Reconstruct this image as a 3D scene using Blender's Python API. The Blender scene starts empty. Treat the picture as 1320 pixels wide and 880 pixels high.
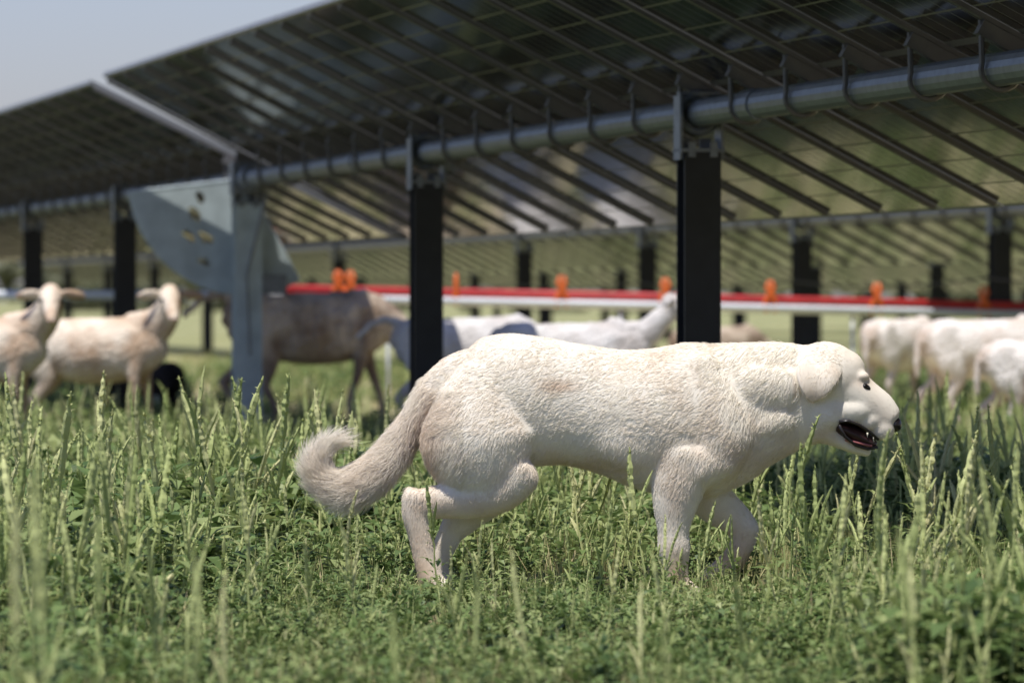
import bpy, bmesh, math, random
import numpy as np
from mathutils import Vector, Matrix
from mathutils.bvhtree import BVHTree
random.seed(7); rng=np.random.default_rng(7)
S=bpy.context.scene
COL=S.collection
FPX=7333.0; HZ=385.0; CH=0.86; D=16.67
def px(x,y,d): return ((x-660)/FPX*d, d, CH+(HZ-y)/FPX*d)

# ------------------------------------------------------------ builder
class MB:
    def __init__(s): s.v=[]; s.f=[]; s.uv={}
    def add(s,vs,fs):
        o=len(s.v); s.v+= [tuple(v) for v in vs]; s.f+=[tuple(i+o for i in f) for f in fs]; return o
    def box(s,c,sz,R=None):
        vs=[]
        for dx in(-.5,.5):
            for dy in(-.5,.5):
                for dz in(-.5,.5):
                    v=Vector((dx*sz[0],dy*sz[1],dz*sz[2]))
                    if R is not None: v=R@v
                    vs.append((v.x+c[0],v.y+c[1],v.z+c[2]))
        return s.add(vs,[(0,1,3,2),(4,6,7,5),(0,4,5,1),(2,3,7,6),(0,2,6,4),(1,5,7,3)])
    def tube(s,pts,rad,n=8,cap=True):
        pts=[Vector(p) for p in pts]; m=len(pts)
        if not hasattr(rad,'__len__'): rad=[rad]*m
        vs=[];prev=None
        for i,p in enumerate(pts):
            t=(pts[min(i+1,m-1)]-pts[max(i-1,0)])
            t=t.normalized() if t.length>1e-9 else Vector((0,0,1))
            if prev is None:
                a=Vector((0,0,1)) if abs(t.z)<.9 else Vector((1,0,0))
            else: a=prev
            s1=(a-t*a.dot(t)).normalized(); prev=s1; s2=t.cross(s1)
            for k in range(n):
                A=2*math.pi*k/n
                q=p+(s1*math.cos(A)+s2*math.sin(A))*rad[i]; vs.append(q[:])
        fs=[]
        for i in range(m-1):
            for k in range(n):
                fs.append((i*n+k,i*n+(k+1)%n,(i+1)*n+(k+1)%n,(i+1)*n+k))
        if cap: fs.append(tuple(range(n))[::-1]); fs.append(tuple((m-1)*n+k for k in range(n)))
        s.add(vs,fs)
    def loft(s,P,side=(0,1,0),n=20,cap=1.0):
        P=np.array(P,float)
        Q=[]
        m=len(P)
        for i in range(m-1):
            p0=P[max(i-1,0)];p1=P[i];p2=P[i+1];p3=P[min(i+2,m-1)]
            for k in range(4):
                t=k/4; Q.append(.5*((2*p1)+(-p0+p2)*t+(2*p0-5*p1+4*p2-p3)*t*t+(-p0+3*p1-3*p2+p3)*t**3))
        Q.append(P[-1]); Q=np.array(Q); m=len(Q)
        T=np.gradient(Q[:,:3],axis=0); T/=np.linalg.norm(T,axis=1)[:,None]+1e-9
        rings=[]
        side=np.array(side,float)
        def ring(c,t,ra,rb):
            sd=side-t*np.dot(side,t); sd/=np.linalg.norm(sd)+1e-9
            pp=np.cross(sd,t)
            A=np.linspace(0,2*math.pi,n,endpoint=False)
            return c+np.cos(A)[:,None]*pp*ra+np.sin(A)[:,None]*sd*rb
        def capr(q,t,sgn,order):
            for ph in order:
                rings.append(ring(q[:3]+t*sgn*min(q[3],q[4])*cap*math.sin(ph),t,q[3]*math.cos(ph),q[4]*math.cos(ph)))
        capr(Q[0],T[0],-1,[1.5,1.1,.75,.38])
        for q,t in zip(Q,T): rings.append(ring(q[:3],t,q[3],q[4]))
        capr(Q[-1],T[-1],1,[.38,.75,1.1,1.5])
        vs=np.concatenate(rings).tolist(); R=len(rings); fs=[]
        for i in range(R-1):
            for k in range(n): fs.append((i*n+k,i*n+(k+1)%n,(i+1)*n+(k+1)%n,(i+1)*n+k))
        fs.append(tuple(range(n))[::-1]); fs.append(tuple((R-1)*n+k for k in range(n)))
        s.add(vs,fs)
    def ell(s,c,r,R=None,n=14):
        vs=[];fs=[]
        m=n//2+1
        for i in range(m+1):
            th=math.pi*(i+.0)/m; th=min(max(th,.02),math.pi-.02)
            for k in range(n):
                A=2*math.pi*k/n
                v=Vector((r[0]*math.sin(th)*math.cos(A),r[1]*math.sin(th)*math.sin(A),r[2]*math.cos(th)))
                if R is not None: v=R@v
                vs.append((v.x+c[0],v.y+c[1],v.z+c[2]))
        for i in range(m):
            for k in range(n): fs.append((i*n+k,(i+1)*n+k,(i+1)*n+(k+1)%n,i*n+(k+1)%n))
        fs.append(tuple(range(n))); fs.append(tuple(m*n+k for k in range(n))[::-1])
        s.add(vs,fs)
    def mesh(s,name,recalc=True,smooth=False):
        me=bpy.data.meshes.new(name); me.from_pydata(s.v,[],s.f); me.update()
        if recalc:
            bm=bmesh.new(); bm.from_mesh(me); bmesh.ops.recalc_face_normals(bm,faces=bm.faces); bm.to_mesh(me); bm.free()
        if smooth: me.polygons.foreach_set('use_smooth',[True]*len(me.polygons))
        return me
def obj(name,me,mat=None,parent=None,link=True):
    o=bpy.data.objects.new(name,me)
    if mat is not None:
        for m in (mat if isinstance(mat,(list,tuple)) else [mat]): me.materials.append(m) if len(me.materials)<10 else None
    if link: COL.objects.link(o)
    if parent: o.parent=parent
    return o
def empty(name,loc=(0,0,0),rz=0,sc=1):
    e=bpy.data.objects.new(name,None); COL.objects.link(e); e.location=loc; e.rotation_euler=(0,0,rz); e.scale=(sc,)*3; e.empty_display_size=.2; return e

# ------------------------------------------------------------ materials
def newmat(n):
    m=bpy.data.materials.new(n); m.use_nodes=True; nt=m.node_tree; b=nt.nodes['Principled BSDF']; return m,nt,b
def simple(n,c,rough=.6,metal=0,noise=.15,scale=20,bump=.0,spec=.5):
    m,nt,b=newmat(n); b.inputs['Roughness'].default_value=rough; b.inputs['Metallic'].default_value=metal
    b.inputs['Specular IOR Level'].default_value=spec
    tc=nt.nodes.new('ShaderNodeTexCoord'); no=nt.nodes.new('ShaderNodeTexNoise'); no.inputs['Scale'].default_value=scale; no.inputs['Detail'].default_value=5
    nt.links.new(tc.outputs['Object'],no.inputs['Vector'])
    r=nt.nodes.new('ShaderNodeValToRGB'); e=r.color_ramp.elements
    e[0].position=.3; e[1].position=.7
    e[0].color=(*[x*(1-noise) for x in c],1); e[1].color=(*[min(x*(1+noise),.95) for x in c],1)
    nt.links.new(no.outputs['Fac'],r.inputs[0]); nt.links.new(r.outputs[0],b.inputs['Base Color'])
    if bump:
        bu=nt.nodes.new('ShaderNodeBump'); bu.inputs['Strength'].default_value=bump; bu.inputs['Distance'].default_value=.02
        nt.links.new(no.outputs['Fac'],bu.inputs['Height']); nt.links.new(bu.outputs[0],b.inputs['Normal'])
    return m
def leafmat(n,c1,c2,c3,tr=.35,rough=.5):
    m,nt,b=newmat(n)
    oi=nt.nodes.new('ShaderNodeObjectInfo'); ge=nt.nodes.new('ShaderNodeNewGeometry')
    ad=nt.nodes.new('ShaderNodeMath'); ad.operation='MULTIPLY_ADD'; ad.inputs[1].default_value=.65
    mu=nt.nodes.new('ShaderNodeMath'); mu.operation='MULTIPLY'; mu.inputs[1].default_value=.35
    nt.links.new(ge.outputs['Random Per Island'],mu.inputs[0])
    nt.links.new(oi.outputs['Random'],ad.inputs[0]); nt.links.new(mu.outputs[0],ad.inputs[2])
    r=nt.nodes.new('ShaderNodeValToRGB'); e=r.color_ramp.elements
    e[0].color=(*c1,1); e[1].color=(*c3,1); k=e.new(.5); k.color=(*c2,1)
    nt.links.new(ad.outputs[0],r.inputs[0]); nt.links.new(r.outputs[0],b.inputs['Base Color'])
    b.inputs['Roughness'].default_value=rough; b.inputs['Specular IOR Level'].default_value=.3
    if tr>0:
        t=nt.nodes.new('ShaderNodeBsdfTranslucent'); nt.links.new(r.outputs[0],t.inputs[0])
        mx=nt.nodes.new('ShaderNodeMixShader'); mx.inputs[0].default_value=tr
        nt.links.new(b.outputs[0],mx.inputs[1]); nt.links.new(t.outputs[0],mx.inputs[2])
        nt.links.new(mx.outputs[0],nt.nodes['Material Output'].inputs[0])
    return m
M_leaf=leafmat('weed_leaf',(.05,.095,.025),(.17,.245,.075),(.38,.42,.17),.3)
M_spike=leafmat('weed_seed_spike',(.26,.32,.10),(.44,.48,.19),(.64,.58,.32),0,.7)
M_blade=leafmat('grass_blade',(.17,.25,.06),(.33,.36,.13),(.64,.50,.29),0,.6)
M_galv=simple('galvanised_steel',(.20,.215,.235),.45,.5,.2,30)
M_post=simple('dark_post_steel',(.012,.012,.014),.5,0,.3,12)
M_rail=simple('aluminium_rail',(.14,.13,.12),.5,.3,.1,20)
M_plate=simple('blue_grey_plate',(.46,.53,.54),.5,.1,.15,8)
M_red=simple('red_paint',(.52,.035,.035),.45,0,.15,9)
M_white=simple('white_pvc',(.62,.65,.67),.4,0,.06,9)
M_orange=simple('orange_plastic',(.72,.14,.02),.4,0,.1,9)
M_black=simple('black_rubber',(.02,.02,.02),.6)

# solar module glass
def panelmat():
    m,nt,b=newmat('solar_glass'); L=nt.links
    uv=nt.nodes.new('ShaderNodeUVMap'); uv.uv_map='UVMap'; sp=nt.nodes.new('ShaderNodeSeparateXYZ'); L.new(uv.outputs[0],sp.inputs[0])
    def M(op,a,b_=None,c=None):
        n=nt.nodes.new('ShaderNodeMath'); n.operation=op
        for i,x in enumerate((a,b_,c)):
            if x is None: continue
            if isinstance(x,(int,float)): n.inputs[i].default_value=x
            else: L.new(x,n.inputs[i])
        return n.outputs[0]
    def line(co,cell,w):
        f=M('FRACT',M('DIVIDE',co,cell)); d=M('ABSOLUTE',M('SUBTRACT',f,.5)); return M('GREATER_THAN',d,.5-w/cell/2)
    g=M('MAXIMUM',line(sp.outputs[0],.147,.007),line(sp.outputs[1],.1833,.009))
    ed=M('GREATER_THAN',M('ABSOLUTE',M('SUBTRACT',sp.outputs[0],.441)),.441-.016)
    ed2=M('GREATER_THAN',M('ABSOLUTE',sp.outputs[1]),1.1-.02)
    mid=M('LESS_THAN',M('ABSOLUTE',sp.outputs[1]),.018)
    fr=M('MAXIMUM',M('MAXIMUM',ed,ed2),mid)
    no=nt.nodes.new('ShaderNodeTexNoise'); no.inputs['Scale'].default_value=.8; tc=nt.nodes.new('ShaderNodeTexCoord'); L.new(tc.outputs['Object'],no.inputs['Vector'])
    r=nt.nodes.new('ShaderNodeValToRGB'); e=r.color_ramp.elements; e[0].color=(.016,.013,.011,1); e[1].color=(.036,.030,.024,1); L.new(no.outputs[0],r.inputs[0])
    m1=nt.nodes.new('ShaderNodeMixRGB'); L.new(g,m1.inputs[0]); L.new(r.outputs[0],m1.inputs[1]); m1.inputs[2].default_value=(.19,.175,.15,1)
    m2=nt.nodes.new('ShaderNodeMixRGB'); L.new(fr,m2.inputs[0]); L.new(m1.outputs[0],m2.inputs[1]); m2.inputs[2].default_value=(.18,.18,.17,1)
    L.new(m2.outputs[0],b.inputs['Base Color'])
    L.new(M('MULTIPLY_ADD',M('MAXIMUM',g,fr),.35,.09),b.inputs['Roughness'])
    b.inputs['IOR'].default_value=2.1
    return m
M_panel=panelmat()

# ------------------------------------------------------------ solar rows
AZ=math.radians(10.9)
PITCH=.903; SPAN=PITCH*7
def solar_row(p,tube_z,tables,posts,drive_t,gap,t_end0,t_end1,detail=True):
    root=empty('solar_panel_row',(p*math.cos(AZ),p*math.sin(AZ),0),AZ)
    pan=MB(); rail=MB(); uvs=[]
    for (t0,t1,tilt) in tables:
        th=math.radians(tilt); c,s=math.cos(th),math.sin(th)
        n=int(round((t1-t0)/PITCH))
        def P(t,sl,off): return (sl*c+off*s, t, tube_z-sl*s+off*c)
        for i in range(n):
            a=t0+i*PITCH+.0105; b=t0+(i+1)*PITCH-.0105
            jit=random.uniform(-.0012,.0012); j2=random.uniform(-.0012,.0012)
            vs=[];
            for t in(a,b):
                for sl in(-1.1,1.1):
                    for of in(.135,.165): vs.append(P(t,sl,of+(jit if t==a else j2))); uvs.append((t-a,sl))
            pan.add(vs,[(0,1,3,2),(4,6,7,5),(0,4,5,1),(2,3,7,6),(0,2,6,4),(1,5,7,3)])
        R=Matrix.Rotation(th,3,'Y')
        for i in range(n+1):
            t=t0+i*PITCH
            rail.box(P(t,0,.1235),(2.12,.038,.017),R)
            rail.box(P(t,0,.088),(.26,.05,.050),R)
            if detail and t<60:
                pts=[]
                for k in range(13):
                    A=math.pi*(-.1+1.2*k/12)+math.pi
                    pts.append((math.cos(A)*.068,t,tube_z+math.sin(A)*.068))
                pts=[(-.068,t,tube_z+.16)]+[q for q in pts]+[(.068,t,tube_z+.12)]
                rail.tube(pts,.010,6)
    me=pan.mesh('panels'); uvl=me.uv_layers.new(name='UVMap')
    li=np.zeros(len(me.loops),int); me.loops.foreach_get('vertex_index',li)
    uvl.data.foreach_set('uv',np.array(uvs)[li].ravel())
    obj('panels',me,M_panel,root)
    obj('mounting_rails',rail.mesh('rails'),M_rail,root)
    tb=MB(); tb.tube([(0,t_end0,tube_z),(0,t_end1,tube_z)],.056,16)
    t=t_end0+3
    while t<min(t_end1,70):
        tb.tube([(0,t-.12,tube_z),(0,t+.12,tube_z)],.063,16); t+=SPAN*1.5
    obj('torque_tube',tb.mesh('tube',smooth=False),M_galv,root)
    po=MB(); br=MB(); gp=MB()
    for t in posts:
        zt=tube_z-.16
        tgt=gp if (drive_t is not None and abs(t-drive_t)<.3) else po
        w=.17 if tgt is gp else .15
        for sx in(-1,1): tgt.box((0,t+sx*.07,zt/2-.15),(w,.011,zt+.3))
        tgt.box((0,t,zt/2-.15),(.012,.129,zt+.3))
        for sx in(-1,1):
            br.box((sx*(.085),t,tube_z-.06),(.012,.12,.26))
            br.box((sx*.045,t+.078,tube_z-.15),(.05,.006,.10))
            br.box((sx*.045,t-.078,tube_z-.15),(.03,.006,.06))
        br.box((0,t,tube_z-.152),(.182,.16,.014))
        pts=[(math.cos(k/16*2*math.pi)*.076,t,tube_z+math.sin(k/16*2*math.pi)*.076) for k in range(17)]
        br.tube(pts,.018,8,cap=False)
        br.box((0,t,tube_z+.078),(.17,.05,.012))
    obj('posts',po.mesh('posts'),M_post,root); obj('bearings',br.mesh('bearings'),M_galv,root)
    if gp.v: obj('drive_post',gp.mesh('drive_post'),M_plate,root)
    if drive_t is not None and gap:
        th=math.radians(27); R0=.72
        ctr=-math.pi/2-th
        def pt(r,a,y): return (math.cos(a)*r,y,math.sin(a)*r)
        a0,a1=ctr-math.radians(56),ctr+math.radians(56)
        N=120
        mbp=MB()
        holes=[(-.70,.30,.04),(-.48,.38,.05),(-.30,.50,.045),(-.10,.44,.05),(.02,.58,.04)]
        rs=np.linspace(.06,R0,44)
        def solid(a,r):
            for (ha,hr,hh) in holes:
                ac=ctr+ha
                dr=r-hr; dt=(a-ac)*hr
                if (dr/(hh*.55))**2+(dt/(hh*1.1))**2<1: return False
            return True
        A=np.linspace(a0,a1,N+1)
        idx={}
        for y,sg in((-.006,0),(.006,1)):
            for i in range(N+1):
                for j in range(len(rs)):
                    idx[(i,j,sg)]=len(mbp.v); mbp.v.append(pt(rs[j],A[i],y))
        for i in range(N):
            for j in range(len(rs)-1):
                if solid((A[i]+A[i+1])/2,(rs[j]+rs[j+1])/2):
                    mbp.f.append((idx[(i,j,0)],idx[(i+1,j,0)],idx[(i+1,j+1,0)],idx[(i,j+1,0)]))
                    mbp.f.append((idx[(i,j,1)],idx[(i,j+1,1)],idx[(i+1,j+1,1)],idx[(i+1,j,1)]))
        mbp.tube([pt(R0,a,0) for a in A],.010,6)
        mbp.tube([pt(r_,a0,0) for r_ in(.06,R0)],.010,6); mbp.tube([pt(r_,a1,0) for r_ in(.06,R0)],.010,6)
        o=obj('slew_plate',mbp.mesh('slew_plate',recalc=False),M_plate,root); o.location=(0,drive_t-.02+.16,tube_z)
        g=MB(); g.box((0,drive_t,tube_z),(.2,.16,.2)); g.tube([(0,drive_t-.3,tube_z),(0,drive_t+.3,tube_z)],.080,16)
        g.box((.16,drive_t-.0,tube_z-.66),(.16,.14,.12))
        g.tube([(.12,drive_t-.12,tube_z-.05),(-.02,drive_t-.12,tube_z-.6),(.0,drive_t-.12,tube_z-1.1)],.010,6)
        obj('drive_gearbox',g.mesh('gearbox'),M_galv,root)
    return root
g=.27
dt=35.4
tabsR=[(dt-g-PITCH*29,dt-g,27.5),(dt+g,dt+g+PITCH*84,25.8)]
solar_row(5.09,1.61,tabsR,[22.44-6.32*2+6.32*k+ (0.1 if k==4 else 0) for k in range(0,17)],22.44+6.32*2+.1,g,9.0,112)
def plain(p,z,ph,t0,n):
    t1=t0+n*PITCH
    posts=[]; k=-20
    while True:
        t=48.8+ph+6.4*k; k+=1
        if t<t0: continue
        if t>t1: break
        posts.append(t)
    solar_row(p,z,[(t0,t1,27)],posts,None,0,t0-.2,t1+.2,detail=True)
plain(12.0,1.55,0,24,100)
plain(18.9,1.46,1.7,30,110)
plain(25.8,1.42,3.9,40,110)
plain(32.7,1.40,.8,50,110)
plain(39.6,1.38,2.8,60,110)
plain(46.5,1.38,1.8,70,110)
# hanging cable along 2nd row
cb=MB(); pts=[]
for k in range(0,300):
    t=30+k*.25; q=((t-48.8)/6.4)%1
    pts.append((-.12,t,1.02-.06*4*q*(1-q)))
cb.tube(pts,.008,5)
e=empty('cable',(12*math.cos(AZ),12*math.sin(AZ),0),AZ); obj('wire',cb.mesh('wire'),M_black,e)

# ------------------------------------------------------------ long pipe with red rail and orange fittings
pr=empty('irrigation_pipe_line')
Dp=43.6
def ppt(x,y,dy=0): a=px(x,y,Dp); return (a[0],a[1]+dy,a[2])
rd=MB(); rd.tube([ppt(300,369),ppt(840,381),ppt(1500,397)],.022,10); rd.tube([ppt(300,373.5),ppt(840,385),ppt(1500,400.5)],.020,8)
obj('red_rail',rd.mesh('red',smooth=True),M_red,pr)
wh=MB(); wh.tube([ppt(-160,380,.1),ppt(300,381,.1),ppt(840,394,.1),ppt(1500,409,.1)],.038,12); 
wh.tube([ppt(470,385,-.1),ppt(840,393,-.1),ppt(1500,408,-.1)],.022,10)
for k in range(6): 
    x=-100+k*300; a=ppt(x,392,.1); wh.tube([(a[0],a[1],a[2]),(a[0],a[1],-.05)],.014,8)
obj('white_pipe',wh.mesh('white',smooth=True),M_white,pr)
og=MB()
for x in (436,452,588,724,858,993,1130,1268,1404):
    y0=373+(x-340)*.0235; 
    c=ppt(x,y0,-.02); s=Dp/FPX
    for q in((-1,1) if x!=588 else (0,)):
        j=random.uniform(-1.5,1.5)
        pts=[(c[0]+(q*6+j)*s,c[1],c[2]-14*s),(c[0]+q*7*s,c[1]+.01*q,c[2]-2*s),(c[0]+(q*1.5-j)*s,c[1]-.01*q,c[2]+8*s),(c[0]-(q*5)*s,c[1],c[2]+18*s),(c[0]-(q*2+j)*s,c[1],c[2]+27*s)]
        og.tube(pts,[2.2*s,3.2*s,3.6*s,3.0*s,1.5*s],8)
    og.box((c[0],c[1]+.02,c[2]-3*s),(11*s,.04,4*s))
obj('orange_fittings',og.mesh('orange',smooth=True),M_orange,pr)

# ------------------------------------------------------------ organic meshes
def remesh(mb,voxel,name,smooth_w,iters):
    me=mb.mesh(name+'_src'); o=bpy.data.objects.new(name+'_src',me); COL.objects.link(o)
    md=o.modifiers.new('r','REMESH'); md.mode='VOXEL'; md.voxel_size=voxel
    bpy.context.view_layer.update()
    dg=bpy.context.evaluated_depsgraph_get()
    m2=bpy.data.meshes.new_from_object(o.evaluated_get(dg)); m2.name=name
    bpy.data.objects.remove(o,do_unlink=True)
    n=len(m2.vertices); V=np.zeros(n*3); m2.vertices.foreach_get('co',V); V=V.reshape(-1,3)
    E=np.zeros(len(m2.edges)*2,int); m2.edges.foreach_get('vertices',E); E=E.reshape(-1,2)
    deg=np.bincount(E.ravel(),minlength=n)[:,None]
    w=smooth_w(V)[:,None]
    for it in range(iters):
        A=np.zeros_like(V)
        for k in range(3):
            A[:,k]=np.bincount(E[:,0],V[E[:,1],k],n)+np.bincount(E[:,1],V[E[:,0],k],n)
        V=V+w*(A/np.maximum(deg,1)-V)
    m2.vertices.foreach_set('co',V.ravel()); m2.update()
    m2.polygons.foreach_set('use_smooth',[True]*len(m2.polygons))
    return m2

# ---- DOG
SC=D/FPX
def X(x): return (x-660)*SC
def Z(y): return CH+(HZ-y)*SC
def ch(L,y0,ys=None):
    return [(X(a[0]),D+(y0 if len(a)<5 else a[4]),Z(a[1]),a[2]*SC,a[3]*SC) for a in L]
db=MB()
tor=[(576,470,545,28),(592,454,572,42),(612,440,590,52),(635,432,598,57),(660,430,602,56),(700,435,600,51),(745,444,600,51),(790,449,612,60),(840,447,632,66),(890,441,642,63),(930,439,628,53),(965,439,606,44),(1000,439,588,36),(1030,440,576,30),(1055,443,562,26)]
db.loft([(X(a),D,Z((t+b)/2),(b-t)/2*SC,w*SC) for a,t,b,w in tor],n=28,cap=.7)
# skull + muzzle
db.ell((X(1064),D,Z(487)),(50*SC,38*SC,47*SC),n=24)
db.ell((X(1088),D,Z(478)),(28*SC,28*SC,28*SC),n=18)
db.loft(ch([(1070,494,38,33),(1092,505,34,30),(1112,517,29,26),(1131,530,26.5,21),(1144,541,21.5,18)],0),n=20,cap=.6)
for sg in(-1,1):
    db.ell((X(1138),D+sg*.016,Z(552)),(16*SC,12*SC,16*SC))
    db.ell((X(1118),D+sg*.026,Z(541)),(19*SC,12*SC,14*SC))
    db.ell((X(1096),D+sg*.037,Z(529)),(28*SC,15*SC,18*SC))
    db.ell((X(1068),D+sg*.040,Z(530)),(24*SC,16*SC,24*SC))
    db.ell((X(1108),D+sg*.033,Z(485)),(13*SC,11*SC,7*SC))
# lower jaw
db.loft(ch([(1045,545,24,24),(1074,560,15,20),(1098,575,9,15),(1119,582,7,10)],0),n=16,cap=.6)
db.ell((X(1062),D,Z(535)),(30*SC,31*SC,30*SC),n=18)
db.loft(ch([(985,562,22,14),(1020,564,17,14),(1052,557,14,14)],0),n=14)
# shoulders, thighs, ribs
for sg in(-1,1):
    db.loft(ch([(898,470,24,12),(915,515,38,27),(928,560,42,31),(908,596,32,26)],sg*.080),n=20)
    db.loft(ch([(930,588,26,22),(900,596,32,26),(876,612,28,23)],sg*.092),n=20)
    db.loft(ch([(930,500,24,14),(970,500,30,18),(1015,500,26,14)],sg*.062),n=16)
    db.loft(ch([(925,555,22,16),(965,548,24,18),(1010,538,18,12)],sg*.058),n=16)
    db.ell((X(820),D+sg*.084,Z(556)),(64*SC,26*SC,50*SC))
nearthigh=[(628,478,34,14),(620,522,56,33),(618,565,74,43),(630,602,60,36),(642,626,36,26)]
db.loft(ch(nearthigh,-.082),n=24,cap=.6)
farthigh=[(622,500,40,22),(615,530,58,30),(612,565,66,32),(618,600,56,28),(632,625,34,22)]
db.loft(ch(farthigh,.072),n=24,cap=.6)
# near hind
db.loft(ch([(668,606,31,25),(642,628,32,24),(604,639,28,20),(572,644,22.5,17),(546,649,20,15)],-.088),cap=.8)
db.loft(ch([(538,640,19,15),(537,662,18,14),(543,695,14.5,13),(549,722,14.5,14),(555,742,16,17)],-.09),cap=.8)
# far hind
db.loft(ch([(655,606,28,20),(628,640,28,19),(604,662,23,17),(588,678,20,15)],.07),cap=.8)
db.loft(ch([(590,668,18,15),(579,692,16,14),(568,716,14.5,13),(564,738,14,14),(570,752,15,16)],.075),cap=.8)
# near front
db.loft(ch([(884,585,42,28),(874,622,35,26),(869,652,28,22),(867,682,20.5,18),(868,706,21,18),(870,730,16,15),(873,752,16,15)],-.088),cap=.8)
# far front (lifted, wrist flexed)
db.loft(ch([(902,590,36,26),(904,626,30,22),(924,650,27,20),(945,666,22.5,18),(961,684,19.5,18)],.062),cap=.8)
db.loft(ch([(961,681,19,18),(958,702,16,16),(948,720,16,16),(936,735,18,18)],.060),cap=.8)
# paws + toes
def paw(x,y,yo,dx,dy,s=1.0):
    for k in range(4):
        o=(k-1.5)*.0155*s
        db.ell((X(x+dx),D+yo+o,Z(y+dy+(2 if k in(0,3) else 0))),(9*SC*s,5.0*SC*s,6.5*SC*s),n=10)
    db.ell((X(x),D+yo,Z(y)),(12*SC*s,14*SC*s,9*SC*s),n=12)
paw(561,750,-.09,10,3,1.35); paw(577,757,.075,9,3,1.2); paw(882,758,-.088,11,3,1.4); paw(926,740,.06,-11,9,1.5)
db.ell((X(528),D-.087,Z(638)),(8*SC,8*SC,14*SC))
# tail core
tail=[(612,474,26,20),(586,482,25,20),(558,506,21,18),(533,544,19,18),(508,582,21,19),(480,612,24,21),(448,630,24,21),(422,620,19,18),(411,598,15,14),(420,578,9,9),(436,568,5,5)]
db.loft(ch(tail,-.01),cap=.8)
def dw(V):
    w=np.full(len(V),.5)
    w[(V[:,0]>X(1085))]=.16
    w[(V[:,2]<Z(640))]=.22
    return w
dm=remesh(db,.0065,'body',dw,8)
# ears
def ear(sg):
    eb=MB(); poly=[(1025,478),(1034,463),(1054,456),(1074,462),(1084,474),(1080,488),(1068,503),(1055,514),(1045,518),(1036,511),(1028,495)]
    cx,cy=1055,484
    n=len(poly)
    P=[]
    m=44
    for i in range(m):
        f=i/m*n; a=int(f)%n; t=f-int(f); p0,p1,p2,p3=[np.array(poly[(a+j-1)%n],float) for j in range(4)]
        P.append(.5*((2*p1)+(-p0+p2)*t+(2*p0-5*p1+4*p2-p3)*t*t+(-p0+3*p1-3*p2+p3)*t**3))
    rs=[0,.25,.5,.75,.92,1.0]
    for layer in(0,1):
        base=len(eb.v)
        for r in rs:
            for q in P:
                x=cx+(q[0]-cx)*r; y=cy+(q[1]-cy)*r
                down=max(0,(y-455)/62)
                off=.058+.046*math.sin(min(down,1)*2.0)-.004*down + .005*math.sin(x*.16)-.010*max(0,(x-1066)/18)
                th=.0050*(1-r**3)+.0015
                eb.v.append((X(x),D+sg*(off+(th if layer else -th)),Z(y)))
        for j in range(len(rs)-1):
            for i in range(m):
                eb.f.append((base+j*m+i,base+j*m+(i+1)%m,base+(j+1)*m+(i+1)%m,base+(j+1)*m+i))
    k=len(rs)*m; o=(len(rs)-1)*m
    for i in range(m): eb.f.append((o+i,o+(i+1)%m,k+o+(i+1)%m,k+o+i))
    return eb
bmx=bmesh.new(); bmx.from_mesh(dm)
for sg in(-1,1):
    em=ear(sg).mesh('ear_tmp',smooth=True); bmx.from_mesh(em)
bmx.to_mesh(dm); bmx.free()
dm.polygons.foreach_set('use_smooth',[True]*len(dm.polygons)); dm.update()

dog=empty('livestock_guardian_dog',(0,0,0))
def skinmat(nm):
    m,nt,b=newmat(nm); b.inputs['Roughness'].default_value=.75; b.inputs['Specular IOR Level'].default_value=.2
    a=nt.nodes.new('ShaderNodeAttribute'); a.attribute_name='col'; nt.links.new(a.outputs['Color'],b.inputs['Base Color']); return m
M_skin=skinmat('dog_undercoat'); M_fur=skinmat('dog_fur')
def fnoise(P,f,seed=0):
    r=np.random.default_rng(seed); o=np.zeros(len(P))
    for k in range(7):
        d=r.normal(size=3); d/=np.linalg.norm(d); o+=np.sin(P@d*f*(.6+r.random()*1.2)+r.random()*6.28)
    return o/3.2
def dogcol(P):
    n=fnoise(P,14,1); n2=fnoise(P,45,2)
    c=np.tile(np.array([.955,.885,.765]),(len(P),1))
    tan_and_shade=np.array([.62,.42,.26]); k=np.clip(.06+.13*n+.09*n2,0,.4)
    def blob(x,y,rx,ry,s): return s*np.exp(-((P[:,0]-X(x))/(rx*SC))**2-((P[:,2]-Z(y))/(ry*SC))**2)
    k+=blob(722,497,22,8,.60)+blob(552,575,20,55,.50)+blob(700,470,60,20,.08)+blob(945,725,35,45,.75)+blob(868,650,14,30,.35)+blob(540,700,30,60,.55)+blob(575,455,40,16,.15)+blob(1075,450,30,10,.15)+blob(870,740,20,35,.7)+blob(600,650,60,14,.45)+blob(1075,560,50,12,.3)+blob(1113,492,16,10,.4)+blob(980,590,60,18,.3)+blob(1140,540,14,14,.12)+blob(760,600,70,18,.4)+blob(870,610,30,30,.25)+blob(545,735,20,20,.3)+blob(500,600,40,30,.15)  # tan coat marks; belly, leg and eye patches also paint in shade
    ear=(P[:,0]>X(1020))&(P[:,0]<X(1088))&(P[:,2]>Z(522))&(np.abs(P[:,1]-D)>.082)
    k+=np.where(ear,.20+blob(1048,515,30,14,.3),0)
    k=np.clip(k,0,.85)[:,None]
    c=c*(1-k)+tan_and_shade*k
    return c
V=np.zeros(len(dm.vertices)*3); dm.vertices.foreach_get('co',V); V=V.reshape(-1,3)
MP=np.array([(1080,543),(1092,541),(1108,547),(1122,557),(1132,567),(1131,576),(1120,579),(1104,574),(1090,566),(1081,555)],float)
def inpoly(x,y,poly):
    ins=np.zeros(len(x),bool); n=len(poly); j=n-1
    for i in range(n):
        xi,yi=poly[i];xj,yj=poly[j]
        c=((yi>y)!=(yj>y))&(x<(xj-xi)*(y-yi)/(yj-yi+1e-12)+xi); ins^=c; j=i
    return ins
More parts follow.
